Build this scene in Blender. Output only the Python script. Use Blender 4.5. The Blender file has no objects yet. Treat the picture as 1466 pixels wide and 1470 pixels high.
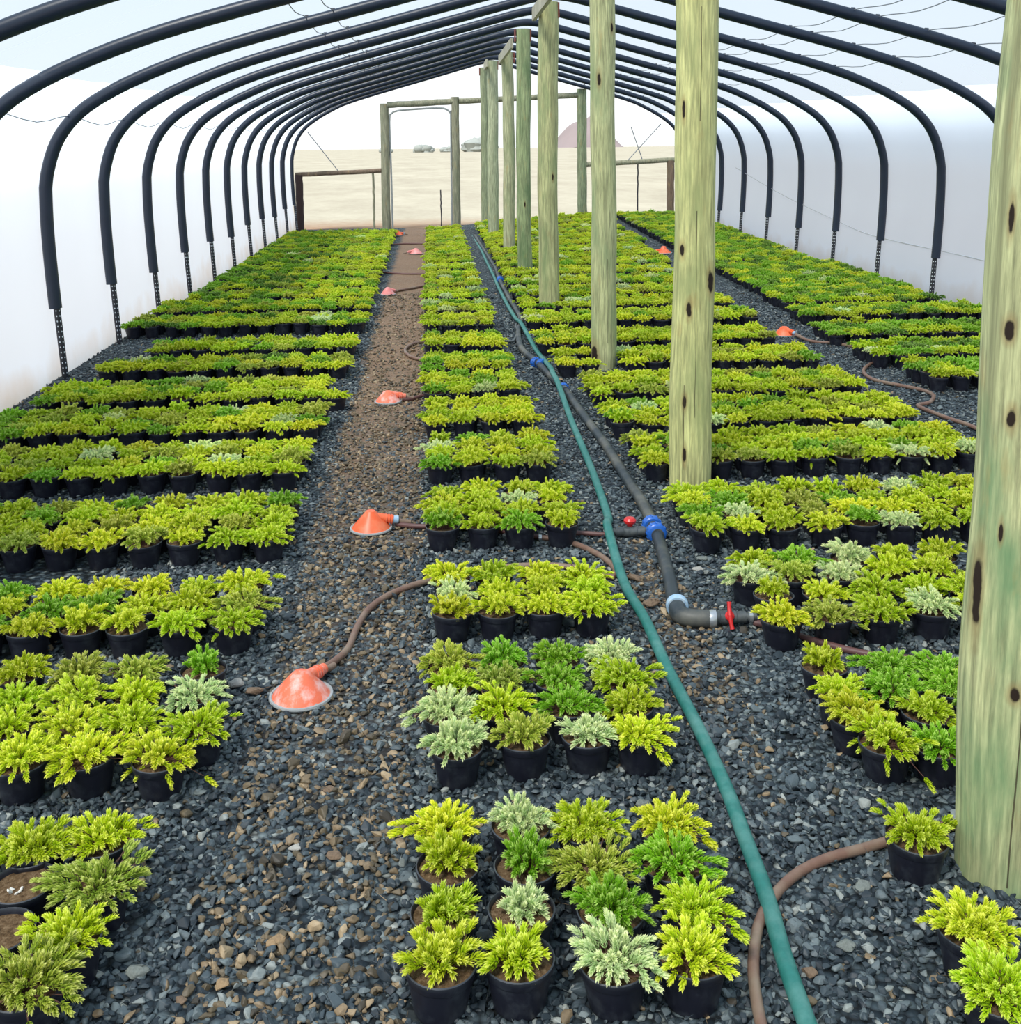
import bpy, math, random
import numpy as np
from mathutils import Vector, Matrix

random.seed(7); rng = np.random.default_rng(7)
sc = bpy.context.scene
col = sc.collection
PI = math.pi

# ------------------------------------------------------------------ camera
F, PX, PY = 1578.97, 733.0, 407.03
TH, PS, RO = 0.1246, 0.0719, -0.0103
c, s = math.cos(PS), math.sin(PS)
R0 = Vector((c, -s, 0)); Fw = Vector((s*math.cos(TH), c*math.cos(TH), -math.sin(TH))); U0 = R0.cross(Fw)
cr, sr = math.cos(RO), math.sin(RO)
Rv = cr*R0 + sr*U0; Uv = -sr*R0 + cr*U0
cam = bpy.data.cameras.new('camera'); camo = bpy.data.objects.new('camera', cam); col.objects.link(camo)
camo.matrix_world = Matrix(((Rv.x, Uv.x, -Fw.x, 0), (Rv.y, Uv.y, -Fw.y, 0), (Rv.z, Uv.z, -Fw.z, 1.6), (0, 0, 0, 1)))
cam.sensor_fit = 'HORIZONTAL'; cam.sensor_width = 36; cam.lens = F/1466*36
cam.shift_x = 0; cam.shift_y = -(735-PY)/1466
cam.clip_start = .05; cam.clip_end = 3000
sc.camera = camo

def in_view(x, y, z=.1, m=60):
    v = Vector((x, y, z-1.6)); d = v.dot(Fw)
    if d < .1: return False
    px = PX + F*v.dot(Rv)/d; py = PY - F*v.dot(Uv)/d
    return -m < px < 1466+m and -m < py < 1470+m

# ------------------------------------------------------------------ helpers
def tag(o, label=None, cat=None, group=None, kind=None):
    if label: o['label'] = label
    if cat: o['category'] = cat
    if group: o['group'] = group
    if kind: o['kind'] = kind
    return o
def empty(name, loc, rz=0):
    o = bpy.data.objects.new(name, None); o.empty_display_size = .05
    o.location = loc; o.rotation_euler.z = rz; col.objects.link(o); return o

class MB:
    """collects shapes, links them as one mesh object"""
    def __init__(s): s.v = []; s.f = []; s.m = []; s.cur = 0
    def add(s, vs, fs):
        b = len(s.v); s.v += [tuple(v) for v in vs]; s.f += [tuple(b+i for i in f) for f in fs]; s.m += [s.cur]*len(fs); return s
    def box(s, c, d, rot=None, bev=0):
        vs = []
        for z in (-.5, .5):
            for x, y in ((-.5, -.5), (.5, -.5), (.5, .5), (-.5, .5)):
                v = Vector((x*d[0], y*d[1], z*d[2]))
                if rot is not None: v = rot @ v
                vs.append(v + Vector(c))
        return s.add(vs, [(3, 2, 1, 0), (4, 5, 6, 7), (0, 1, 5, 4), (1, 2, 6, 5), (2, 3, 7, 6), (3, 0, 4, 7)])
    def lathe(s, prof, n=24, org=(0, 0, 0), mat=None, caps=True):
        mat = mat or Matrix.Identity(3); vs = []; fs = []
        for r, z in prof:
            for k in range(n):
                a = 2*PI*k/n; vs.append(mat @ Vector((r*math.cos(a), r*math.sin(a), z)) + Vector(org))
        m = len(prof)
        for j in range(m-1):
            for k in range(n):
                k2 = (k+1) % n; fs.append((j*n+k, j*n+k2, (j+1)*n+k2, (j+1)*n+k))
        if caps:
            if prof[0][0] > 1e-5: fs.append(tuple(range(n-1, -1, -1)))
            if prof[-1][0] > 1e-5: fs.append(tuple((m-1)*n+k for k in range(n)))
        return s.add(vs, fs)
    def tube(s, pts, r, n=12, caps=True, flat=1.0):
        pts = [Vector(p) for p in pts]; m = len(pts); vs = []; fs = []
        rr = r if hasattr(r, '__len__') else [r]*m
        up = None
        for i, p in enumerate(pts):
            t = (pts[min(i+1, m-1)] - pts[max(i-1, 0)]).normalized()
            if up is None: up = Vector((0, 0, 1)) if abs(t.z) < .9 else Vector((0, 1, 0))
            sd = t.cross(up).normalized(); up = sd.cross(t).normalized()
            for k in range(n):
                a = 2*PI*k/n; vs.append(p + sd*math.cos(a)*rr[i] + up*math.sin(a)*rr[i]*flat)
        for j in range(m-1):
            for k in range(n):
                k2 = (k+1) % n; fs.append((j*n+k, j*n+k2, (j+1)*n+k2, (j+1)*n+k))
        if caps: fs.append(tuple(range(n-1, -1, -1))); fs.append(tuple((m-1)*n+k for k in range(n)))
        return s.add(vs, fs)
    def build(s, name, mats, parent=None, smooth=True, loc=None, rz=None):
        me = bpy.data.meshes.new(name); me.from_pydata(s.v, [], s.f)
        for m in (mats if isinstance(mats, (list, tuple)) else [mats]): me.materials.append(m)
        me.polygons.foreach_set('material_index', s.m)
        me.polygons.foreach_set('use_smooth', [smooth]*len(s.f)); me.update()
        if smooth:
            try: me.set_sharp_from_angle(angle=math.radians(40))
            except Exception: pass
        o = bpy.data.objects.new(name, me); col.objects.link(o)
        if parent is not None: o.parent = parent
        if loc is not None: o.location = loc
        if rz is not None: o.rotation_euler.z = rz
        return o

def spline(pts, step=.03):
    P = [Vector(p) for p in pts]; P = [P[0]*2-P[1]] + P + [P[-1]*2-P[-2]]; out = []
    for i in range(1, len(P)-2):
        a, b, c2, d = P[i-1:i+3]; n = max(2, int((c2-b).length/step))
        for k in range(n):
            t = k/n
            out.append(.5*((2*b)+(c2-a)*t+(2*a-5*b+4*c2-d)*t*t+(3*b-a-3*c2+d)*t**3))
    out.append(P[-2]); return out

# ------------------------------------------------------------------ materials
def mat(name):
    m = bpy.data.materials.new(name); m.use_nodes = True; nt = m.node_tree; nt.nodes.clear()
    return m, nt, nt.nodes, nt.links
class N:
    def __init__(s, nt): s.nt = nt
    def n(s, t, **k):
        nd = s.nt.nodes.new(t)
        for a, b in k.items():
            if a.startswith('i_'): nd.inputs[a[2:].replace('_', ' ')].default_value = b
            else: setattr(nd, a, b)
        return nd
    def l(s, a, b): s.nt.links.new(a, b)
    def math(s, op, a, b=0., c=0., clamp=False):
        nd = s.nt.nodes.new('ShaderNodeMath'); nd.operation = op; nd.use_clamp = clamp
        for i, v in enumerate((a, b, c)):
            if isinstance(v, (int, float)): nd.inputs[i].default_value = v
            else: s.l(v, nd.inputs[i])
        return nd.outputs[0]
    def mix(s, fac, a, b, mode='MIX'):
        nd = s.nt.nodes.new('ShaderNodeMix'); nd.data_type = 'RGBA'; nd.blend_type = mode
        for i, v in ((0, fac), (6, a), (7, b)):
            if isinstance(v, (int, float)): nd.inputs[i].default_value = v
            elif isinstance(v, tuple): nd.inputs[i].default_value = (*v, 1)
            else: s.l(v, nd.inputs[i])
        return nd.outputs[2]
    def noise(s, vec, scale, detail=3, rough=.5):
        nd = s.n('ShaderNodeTexNoise'); nd.inputs['Scale'].default_value = scale; nd.inputs['Detail'].default_value = detail
        nd.inputs['Roughness'].default_value = rough
        if vec is not None: s.l(vec, nd.inputs['Vector'])
        return nd.outputs[0]
    def ramp(s, fac, stops):
        nd = s.n('ShaderNodeValToRGB'); e = nd.color_ramp.elements
        while len(e) < len(stops): e.new(.5)
        for k, (p, cc) in enumerate(stops): e[k].position = p; e[k].color = (*cc, 1)
        s.l(fac, nd.inputs[0]); return nd.outputs[0]
    def bump(s, h, strength=.3, dist=.01):
        nd = s.n('ShaderNodeBump'); nd.inputs['Strength'].default_value = strength; nd.inputs['Distance'].default_value = dist
        s.l(h, nd.inputs['Height']); return nd.outputs[0]
    def out(s, sh): o = s.n('ShaderNodeOutputMaterial'); s.l(sh, o.inputs[0])
    def bsdf(s, color, rough=.6, normal=None, spec=.5, metal=0.):
        b = s.n('ShaderNodeBsdfPrincipled')
        for k, v in (('Base Color', color), ('Roughness', rough)):
            if isinstance(v, (int, float)): b.inputs[k].default_value = v
            elif isinstance(v, tuple): b.inputs[k].default_value = (*v, 1)
            else: s.l(v, b.inputs[k])
        b.inputs['Specular IOR Level'].default_value = spec; b.inputs['Metallic'].default_value = metal
        if normal is not None: s.l(normal, b.inputs['Normal'])
        return b.outputs[0]
def plain(name, color, rough=.5, var=.15, scale=30, spec=.5, metal=0., bump=0., dirt=None, dirtscale=9):
    m, nt, _, _ = mat(name); g = N(nt); tc = g.n('ShaderNodeTexCoord').outputs['Object']
    nz = g.noise(tc, scale, 4)
    dark = tuple(x*(1-var) for x in color); lite = tuple(min(1, x*(1+var)) for x in color)
    cc = g.mix(nz, dark, lite)
    if dirt:
        d = g.noise(tc, dirtscale, 5, .65); cc = g.mix(g.math('MULTIPLY', g.math('SUBTRACT', d, .45, clamp=True), 3.5, clamp=True), cc, dirt)
    g.out(g.bsdf(cc, rough, g.bump(nz, bump, .003) if bump else None, spec, metal)); return m

def path_mask(g):
    """0..1 where the trodden brown soil shows between the beds (world position)."""
    geo = g.n('ShaderNodeNewGeometry').outputs['Position']
    sp = g.n('ShaderNodeSeparateXYZ'); g.l(geo, sp.inputs[0]); X, Y = sp.outputs[0], sp.outputs[1]
    nz = g.noise(geo, 2.2, 4, .6); nz2 = g.noise(geo, 9., 3, .6)
    w = g.math('ADD', .15, g.math('MULTIPLY', nz, .16))
    dx = g.math('ABSOLUTE', g.math('ADD', X, .29))
    m = g.math('DIVIDE', g.math('SUBTRACT', g.math('ADD', w, g.math('MULTIPLY', nz2, .05)), dx), .07, clamp=True)
    far = g.math('MULTIPLY_ADD', Y, .17, -.22, clamp=True)         # fainter close to the camera
    far = g.math('MAXIMUM', far, .42)
    m = g.math('MULTIPLY', m, far)
    # brown patches beside the black pipe
    dx2 = g.math('ABSOLUTE', g.math('SUBTRACT', X, .80)); dy2 = g.math('ABSOLUTE', g.math('SUBTRACT', Y, 3.4))
    q = g.math('SUBTRACT', 1., g.math('ADD', g.math('MULTIPLY', dx2, 5.), g.math('MULTIPLY', dy2, .8)), clamp=True)
    q = g.math('MULTIPLY', q, g.math('MULTIPLY', g.math('SUBTRACT', nz2, .25, clamp=True), 2.4, clamp=True), clamp=True)
    return g.math('MAXIMUM', m, q), Y, geo

STONE_RAMP = [(0, (.010, .018, .026)), (.35, (.030, .046, .058)), (.7, (.085, .115, .130)), (.92, (.19, .23, .235)), (1, (.42, .44, .40))]
BROWN_RAMP = [(0, (.05, .038, .022)), (.45, (.17, .125, .065)), (.8, (.32, .22, .12)), (1, (.52, .38, .22))]
def mat_stone():
    m, nt, _, _ = mat('crushed_stone'); g = N(nt)
    rnd = g.n('ShaderNodeObjectInfo').outputs['Random']
    at = g.n('ShaderNodeAttribute'); at.attribute_type = 'INSTANCER'; at.attribute_name = 'rnd'; 
    r1 = g.math('FRACT', g.math('ADD', rnd, at.outputs['Fac'])); r2 = g.math('FRACT', g.math('MULTIPLY', r1, 17.3))
    pm, Y, geo = path_mask(g)
    tc = g.n('ShaderNodeTexCoord').outputs['Object']; nz = g.noise(tc, 4, 3)
    a = g.ramp(r1, STONE_RAMP); b = g.ramp(r1, BROWN_RAMP)
    sel = g.math('LESS_THAN', r2, g.math('MULTIPLY_ADD', pm, .95, .035))
    cc = g.mix(sel, a, b); cc = g.mix(g.math('MULTIPLY', nz, .5), cc, (.02, .025, .03))
    g.out(g.bsdf(cc, .55, None, .5)); return m
def mat_floor():
    m, nt, _, _ = mat('gravel_floor'); g = N(nt)
    pm, Y, geo = path_mask(g)
    vo = g.n('ShaderNodeTexVoronoi'); vo.inputs['Scale'].default_value = 48; g.l(geo, vo.inputs['Vector'])
    r = g.n('ShaderNodeSeparateColor'); g.l(vo.outputs['Color'], r.inputs[0])
    edge = g.math('SUBTRACT', 1., g.math('MULTIPLY', vo.outputs['Distance'], 1.3), clamp=True)
    a = g.mix(1., g.ramp(r.outputs[0], STONE_RAMP), g.ramp(edge, [(0, (.15, .15, .15)), (.6, (1, 1, 1))]), 'MULTIPLY')
    soil = g.mix(g.noise(geo, 40, 5, .7), (.10, .055, .030), (.34, .20, .115))
    soil = g.mix(g.math('MULTIPLY', r.outputs[1], .35), soil, (.30, .24, .17))
    cc = g.mix(g.math('MULTIPLY', pm, g.math('MULTIPLY_ADD', Y, .35, -.8, clamp=True)), a, soil)
    g.out(g.bsdf(cc, .75, g.bump(edge, .8, .012), .3)); return m

def mat_foliage():
    m, nt, _, _ = mat('shaded_variegated_foliage'); g = N(nt)
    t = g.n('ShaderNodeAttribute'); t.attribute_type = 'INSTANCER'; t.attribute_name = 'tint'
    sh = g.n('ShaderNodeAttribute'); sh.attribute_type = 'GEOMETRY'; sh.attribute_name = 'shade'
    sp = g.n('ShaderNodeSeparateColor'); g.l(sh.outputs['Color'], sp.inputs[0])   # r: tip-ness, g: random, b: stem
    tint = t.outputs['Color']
    deep = g.mix(1., tint, (.17, .34, .16), 'MULTIPLY')  # greener shoot bases, with the shade of the gaps painted into the leaf colour
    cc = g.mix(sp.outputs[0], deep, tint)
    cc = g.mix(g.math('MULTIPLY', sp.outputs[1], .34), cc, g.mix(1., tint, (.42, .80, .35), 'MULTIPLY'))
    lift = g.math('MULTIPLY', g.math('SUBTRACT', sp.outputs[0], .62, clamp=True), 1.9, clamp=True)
    cc = g.mix(lift, cc, g.mix(.50, tint, (1., 1., .50)))  # pale yellow tips, brightened further as painted highlights
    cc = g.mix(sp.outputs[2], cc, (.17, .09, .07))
    d = g.n('ShaderNodeBsdfPrincipled'); g.l(cc, d.inputs['Base Color']); d.inputs['Roughness'].default_value = .5
    d.inputs['Specular IOR Level'].default_value = .35
    tr = g.n('ShaderNodeBsdfTranslucent'); g.l(cc, tr.inputs[0])
    mx = g.n('ShaderNodeMixShader'); mx.inputs[0].default_value = .25; g.l(d.outputs[0], mx.inputs[1]); g.l(tr.outputs[0], mx.inputs[2])
    g.out(mx.outputs[0]); return m

def mat_pot():
    m, nt, _, _ = mat('black_plastic_pot'); g = N(nt); tc = g.n('ShaderNodeTexCoord').outputs['Object']
    nz = g.noise(tc, 22, 5, .7); sp = g.n('ShaderNodeSeparateXYZ'); g.l(tc, sp.inputs[0])
    dust = g.math('MULTIPLY', g.math('SUBTRACT', nz, .5, clamp=True), 1.6, clamp=True)
    cc = g.mix(dust, (.011, .012, .022), (.085, .10, .115))
    rim = g.math('MULTIPLY', g.math('SUBTRACT', sp.outputs[2], .082, clamp=True), 60., clamp=True)
    cc = g.mix(g.math('MULTIPLY', rim, .45), cc, (.11, .13, .14))
    g.out(g.bsdf(cc, .42, g.bump(nz, .15, .001), .45)); return m
def mat_soil():
    m, nt, _, _ = mat('potting_soil'); g = N(nt); tc = g.n('ShaderNodeTexCoord').outputs['Object']
    nz = g.noise(tc, 90, 6, .75); n2 = g.noise(tc, 350, 3, .8)
    cc = g.ramp(nz, [(.3, (.05, .028, .014)), (.5, (.17, .105, .055)), (.7, (.33, .23, .14))])
    g.out(g.bsdf(cc, .95, g.bump(n2, 1., .004), .1)); return m

def mat_wood(name, base=(.42, .43, .20), green=(.20, .29, .13), knots=(), cracks=(), seed=0., rust=.2):
    m, nt, _, _ = mat(name); g = N(nt); tc = g.n('ShaderNodeTexCoord').outputs['Object']
    mp = g.n('ShaderNodeMapping'); g.l(tc, mp.inputs[0]); mp.inputs['Scale'].default_value = (1, 1, .06); mp.inputs['Location'].default_value = (seed, seed*.7, seed*.3)
    grain = g.noise(mp.outputs[0], 90, 6, .65)
    mp2 = g.n('ShaderNodeMapping'); g.l(tc, mp2.inputs[0]); mp2.inputs['Scale'].default_value = (1, 1, .28); mp2.inputs['Location'].default_value = (seed*2, seed, seed)
    blot = g.noise(mp2.outputs[0], 7, 5, .6); b2 = g.noise(mp2.outputs[0], 16, 4, .6)
    lite = tuple(min(1, x*1.5) for x in base); dk = tuple(x*.58 for x in base)
    cc = g.mix(g.math('MULTIPLY_ADD', g.math('SUBTRACT', grain, .5), 3.2, .5, clamp=True), dk, lite)
    mp3 = g.n('ShaderNodeMapping'); g.l(tc, mp3.inputs[0]); mp3.inputs['Scale'].default_value = (1, 1, .04); mp3.inputs['Location'].default_value = (seed, 2*seed, 0)
    st = g.noise(mp3.outputs[0], 32, 3, .5); cc = g.mix(g.math('MULTIPLY', g.math('SUBTRACT', st, .52, clamp=True), 4., clamp=True), cc, tuple(x*.55 for x in base))
    cc = g.mix(g.math('MULTIPLY', g.math('SUBTRACT', blot, .50, clamp=True), 4.2, clamp=True), cc, green)
    cc = g.mix(g.math('MULTIPLY', g.math('SUBTRACT', b2, .60, clamp=True), 3., clamp=True), cc, (.50, .34, .13))
    sp = g.n('ShaderNodeSeparateXYZ'); g.l(tc, sp.inputs[0]); wob = g.noise(tc, 30, 2)
    for (x, z, w, h) in knots:
        u = g.math('DIVIDE', g.math('SUBTRACT', sp.outputs[0], x), w); v = g.math('DIVIDE', g.math('SUBTRACT', sp.outputs[2], z), h)
        r = g.math('SQRT', g.math('ADD', g.math('MULTIPLY', u, u), g.math('MULTIPLY', v, v)))
        r = g.math('ADD', r, g.math('MULTIPLY', g.math('SUBTRACT', wob, .5), .9))
        front = g.math('LESS_THAN', sp.outputs[1], .02)
        k = g.math('MULTIPLY', g.math('MULTIPLY', g.math('SUBTRACT', 1.15, r, clamp=True), 3., clamp=True), front)
        halo = g.math('MULTIPLY', g.math('MULTIPLY', g.math('SUBTRACT', 2.2, r, clamp=True), .45, clamp=True), front)
        cc = g.mix(halo, cc, (.30, .17, .06)); cc = g.mix(k, cc, (.025, .015, .010))
    for (x, z0, z1) in cracks:
        wv = g.noise(mp.outputs[0], 14, 3)
        dx = g.math('ABSOLUTE', g.math('SUBTRACT', g.math('SUBTRACT', sp.outputs[0], x), g.math('MULTIPLY', g.math('SUBTRACT', wv, .5), .03)))
        k = g.math('LESS_THAN', dx, .0016); k = g.math('MULTIPLY', k, g.math('GREATER_THAN', sp.outputs[2], z0)); k = g.math('MULTIPLY', k, g.math('LESS_THAN', sp.outputs[2], z1))
        k = g.math('MULTIPLY', k, g.math('LESS_THAN', sp.outputs[1], 0.))
        cc = g.mix(g.math('MULTIPLY', k, .85), cc, (.05, .035, .02))
    g.out(g.bsdf(cc, .75, g.bump(grain, .35, .004), .25)); return m

def mat_film(name, transp, soiled=False, col_=(.80, .88, .98)):
    m, nt, _, _ = mat(name); g = N(nt); geo = g.n('ShaderNodeNewGeometry').outputs['Position']
    nz = g.noise(geo, .8, 3)
    cc = g.mix(nz, tuple(q*.93 for q in col_), col_)
    if soiled:
        sp = g.n('ShaderNodeSeparateXYZ'); g.l(geo, sp.inputs[0])
        h = g.math('SUBTRACT', g.math('MULTIPLY_ADD', g.noise(geo, 2.5, 4), .55, 0.), sp.outputs[2])
        cc = g.mix(g.math('MULTIPLY', h, 2.2, clamp=True), cc, (.62, .52, .42))
    tl = g.n('ShaderNodeBsdfTranslucent'); g.l(cc, tl.inputs[0])
    df = g.n('ShaderNodeBsdfDiffuse'); g.l(cc, df.inputs[0])
    m1 = g.n('ShaderNodeMixShader'); m1.inputs[0].default_value = .18; g.l(tl.outputs[0], m1.inputs[1]); g.l(df.outputs[0], m1.inputs[2])
    tp = g.n('ShaderNodeBsdfTransparent'); m2 = g.n('ShaderNodeMixShader'); m2.inputs[0].default_value = transp
    g.l(m1.outputs[0], m2.inputs[1]); g.l(tp.outputs[0], m2.inputs[2]); g.out(m2.outputs[0]); return m

def mat_field():
    m, nt, _, _ = mat('dry_grass_field'); g = N(nt); geo = g.n('ShaderNodeNewGeometry').outputs['Position']
    mp = g.n('ShaderNodeMapping'); g.l(geo, mp.inputs[0]); mp.inputs['Scale'].default_value = (1, .35, 1)
    a = g.noise(mp.outputs[0], .30, 8, .78); a = g.math('MULTIPLY_ADD', g.math('SUBTRACT', a, .5), 2.2, .5, clamp=True); b = g.noise(geo, 5., 4, .7)
    cc = g.mix(a, (.31, .265, .21), (.52, .475, .38)); cc = g.mix(g.math('MULTIPLY', b, .3), cc, (.33, .31, .20))
    sp = g.n('ShaderNodeSeparateXYZ'); g.l(geo, sp.inputs[0])
    near = g.math('DIVIDE', g.math('SUBTRACT', g.math('MULTIPLY_ADD', b, 3., 24.), sp.outputs[1]), 3., clamp=True)
    cc = g.mix(near, cc, (.30, .19, .12))
    g.out(g.bsdf(cc, .95, None, .1)); return m

M = {}
M['stone'] = mat_stone(); M['floor'] = mat_floor(); M['fol'] = mat_foliage(); M['pot'] = mat_pot(); M['soil'] = mat_soil()
M['film'] = mat_film('wall_film', .03, True); M['roof'] = mat_film('roof_film', .52, False, (.29, .37, .47))
M['field'] = mat_field()
M['pipe'] = plain('black_polythene', (.010, .019, .040), .38, .25, 12, .5)
M['bpipe'] = plain('dusty_black_pipe', (.03, .04, .048), .5, .3, 14, .4, dirt=(.17, .16, .13), dirtscale=5)
M['steel'] = plain('dark_steel', (.02, .02, .028), .5, .3, 40)
M['hole'] = plain('pale_hole', (.75, .8, .85), .8, .05)
M['green'] = plain('green_hose_skin', (.022, .17, .145), .48, .3, 60, .45, dirt=(.10, .26, .23), dirtscale=12)
M['brown'] = plain('brown_hose_skin', (.19, .105, .075), .5, .25, 40, .45, dirt=(.27, .21, .15), dirtscale=8)
M['dbrown'] = plain('dark_brown_hose_skin', (.13, .06, .055), .5, .25, 40, .45)
M['blue'] = plain('blue_plastic', (.02, .13, .52), .35, .2, 30)
M['pblue'] = plain('pale_blue_plastic', (.30, .48, .66), .4, .2, 30, dirt=(.55, .6, .62), dirtscale=30)
M['red'] = plain('red_plastic', (.62, .02, .02), .35, .15, 30)
M['orange'] = plain('orange_plastic', (.86, .12, .03), .4, .12, 30, dirt=(.80, .25, .12), dirtscale=14)
M['faded'] = plain('faded_orange_plastic', (.86, .17, .08), .55, .12, 30, dirt=(.88, .62, .58), dirtscale=22)
M['pink'] = plain('dusty_pink_plastic', (.78, .24, .22), .6, .1, 30, dirt=(.75, .42, .40), dirtscale=12)
M['ring'] = plain('grey_ring', (.34, .36, .36), .5, .25, 30)
M['clamp'] = plain('steel_clamp', (.50, .52, .54), .3, .2, 50, metal=.7)
M['dgrey'] = plain('dark_grey_plastic', (.05, .06, .065), .4, .25, 40, dirt=(.13, .14, .14), dirtscale=20)
M['rust'] = plain('rusty_strap', (.22, .055, .035), .7, .3, 40)
M['board'] = mat_wood('pale_board', (.48, .45, .34), (.40, .38, .28), seed=4.)
M['endwood'] = mat_wood('weathered_pole', (.30, .29, .20), (.19, .21, .14), seed=6.)
M['brownwood'] = mat_wood('brown_pole', (.20, .14, .10), (.15, .12, .08), seed=8.)
M['darkwood'] = plain('dark_brown_post_wood', (.045, .022, .02), .7, .3, 30)
M['wire'] = plain('thin_wire', (.22, .24, .27), .5, .1)
M['string'] = plain('pale_string', (.45, .47, .50), .7, .1)
M['bush'] = plain('hazy_bush', (.30, .32, .30), .95, .2, .5, .1)
M['hill'] = plain('hazy_hill', (.25, .20, .20), .95, .15, .05)
M['stub'] = plain('bleached_twig', (.72, .70, .64), .8, .2, 60)

# ------------------------------------------------------------------ setting
def gz(x, y):
    return .21*max(0., min(1., x/3.))*max(0., min(1., (y-11)/10.))**1.3
def grid_obj(name, x0, x1, y0, y1, z, nx, ny, m, amp=0):
    b = MB(); vs = [(x0+(x1-x0)*i/nx, y0+(y1-y0)*j/ny, z+(amp*random.uniform(-1, 1))+(gz(x0+(x1-x0)*i/nx, y0+(y1-y0)*j/ny) if name == 'floor' else 0)) for j in range(ny+1) for i in range(nx+1)]
    fs = [(j*(nx+1)+i, j*(nx+1)+i+1, (j+1)*(nx+1)+i+1, (j+1)*(nx+1)+i) for j in range(ny) for i in range(nx)]
    b.add(vs, fs); return b.build(name, m)
fl = grid_obj('floor', -2.76, 5.16, -1.2, 21.9, 0, 60, 170, M['floor'], .004)
tag(fl, 'dark gravel and trodden brown soil floor of the tunnel', kind='structure')
fd = grid_obj('field', -600, 700, -40, 900, -.03, 1, 1, M['field'])
tag(fd, 'pale dry grass field stretching beyond the open end', 'field', kind='structure')

# hoop profile: left foot -> ridge -> right foot, x relative to the ridge line x=1.2
XC = 1.20
HP = [(-3.80, 0), (-3.84, .5), (-3.86, .95), (-3.86, 1.25), (-3.845, 1.42), (-3.76, 1.66), (-3.60, 1.85), (-3.36, 2.0), (-3.04, 2.14), (-2.68, 2.265), (-2.2, 2.40), (-1.6, 2.555), (-1.0, 2.71), (-.5, 2.84), (-.2, 2.915), (0, 2.94)]
HP = HP + [(-x, z) for x, z in HP[-2::-1]]
def lift(z, y):                      # the far roof rises slightly
    return z*(1+.0065*max(0, min(1, (z-1.2)/1.))*max(0, y-7.))
def prof(y, off=0., step=.06):
    pts = spline([(XC+x, y, z) for x, z in HP], step)
    out = []
    for i, p in enumerate(pts):
        t = (pts[min(i+1, len(pts)-1)]-pts[max(i-1, 0)]).normalized(); nrm = Vector((-t.z, 0, t.x))
        q = p+nrm*off; out.append(Vector((q.x, y, lift(q.z, y))))
    return out
YH = [7.86+1.38*k for k in range(-3, 11)]
HR = .044
def film(name, sel, m, label):
    b = MB(); rows = []
    ys = list(np.arange(-1.2, 21.8, .345))+[21.85]
    for y in ys:
        ph = ((y-7.86)/1.38) % 1; sag = .018*math.sin(PI*ph)
        P = prof(y, .055-sag, .12); k = len(P)
        idx = [i for i in range(k) if sel(i/(k-1))]
        rows.append([P[i] for i in idx])
    n = len(rows[0]); vs = [p for r in rows for p in r]
    fs = [(j*n+i, j*n+i+1, (j+1)*n+i+1, (j+1)*n+i) for j in range(len(rows)-1) for i in range(n-1)]
    b.add(vs, fs); o = b.build(name, m); o.data.polygons.foreach_set('use_smooth', [True]*len(fs))
    return tag(o, label, kind='structure')
K = len(prof(0, .05, .12)); a_ = 17/(K-1)
film('wall_left', lambda t: t <= a_+1e-6, M['film'], 'milky white plastic film side wall on the left')
film('wall_right', lambda t: t >= 1-a_-1e-6, M['film'], 'milky white plastic film side wall on the right')
film('ceiling', lambda t: a_-1e-6 <= t <= 1-a_+1e-6, M['roof'], 'translucent bluish white plastic film roof over the hoops')

ORD = ['first', 'second', 'third', 'fourth', 'fifth', 'sixth', 'seventh', 'eighth', 'ninth', 'tenth', 'eleventh', 'twelfth', 'thirteenth', 'fourteenth', 'fifteenth', 'sixteenth', 'seventeenth', 'eighteenth', 'nineteenth', 'twentieth', 'twenty-first', 'twenty-second']

# ------------------------------------------------------------------ hoops
def stake_mb(sgn, y):
    b = MB(); x0 = XC+sgn*3.80; x1 = XC+sgn*3.835
    b.tube([(x0, y, -.03), (x1, y, .56)], .024, 10)
    b.cur = 1; k = 13
    for i in range(k):
        z = .04+i*.037; x = x0+(x1-x0)*(z+.03)/.59
        for a in (-PI/2, -PI/2-sgn*.0+(-sgn)*.9):
            d = Vector((math.cos(a), math.sin(a), 0)); sd = Vector((-d.y, d.x, 0)); c0 = Vector((x, y, z))+d*.0248
            b.add([c0+sd*.0045*math.cos(q*PI/3)+Vector((0, 0, .0065*math.sin(q*PI/3))) for q in range(6)], [tuple(range(6))])
    return b
for i, y in enumerate(YH):
    e = empty('greenhouse_hoop', (0, 0, 0)); 
    where = ['nearest', 'second nearest', 'third nearest'][i] if i < 3 else ORD[i]
    tag(e, 'black curved pipe hoop holding the film, %s from the front' % ORD[i] if i < 13 else 'black curved pipe hoop framing the open far end of the tunnel', 'hoop', 'black pipe hoops of the tunnel')
    P = [p for p in prof(y, 0)]
    P = [p for p in P if p.z > .46+.03*math.sin(i*2.1)]
    b = MB(); b.tube(P, HR if i < 13 else .034, 14); b.build('arch', M['pipe'], e)
    for sgn in (-1, 1): stake_mb(sgn, y).build('stake', [M['steel'], M['hole']], e)
    for xx in (-2.03, -1.85, 1.83, 2.0, 2.4, 2.75):
        p = min(P, key=lambda q: abs(q.x-XC-xx)); bb = MB(); bb.tube([p+Vector((-.012, 0, .03)), p+Vector((.012, 0, .03))], .024, 8); bb.build('wire_clip', M['steel'], e)
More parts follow.
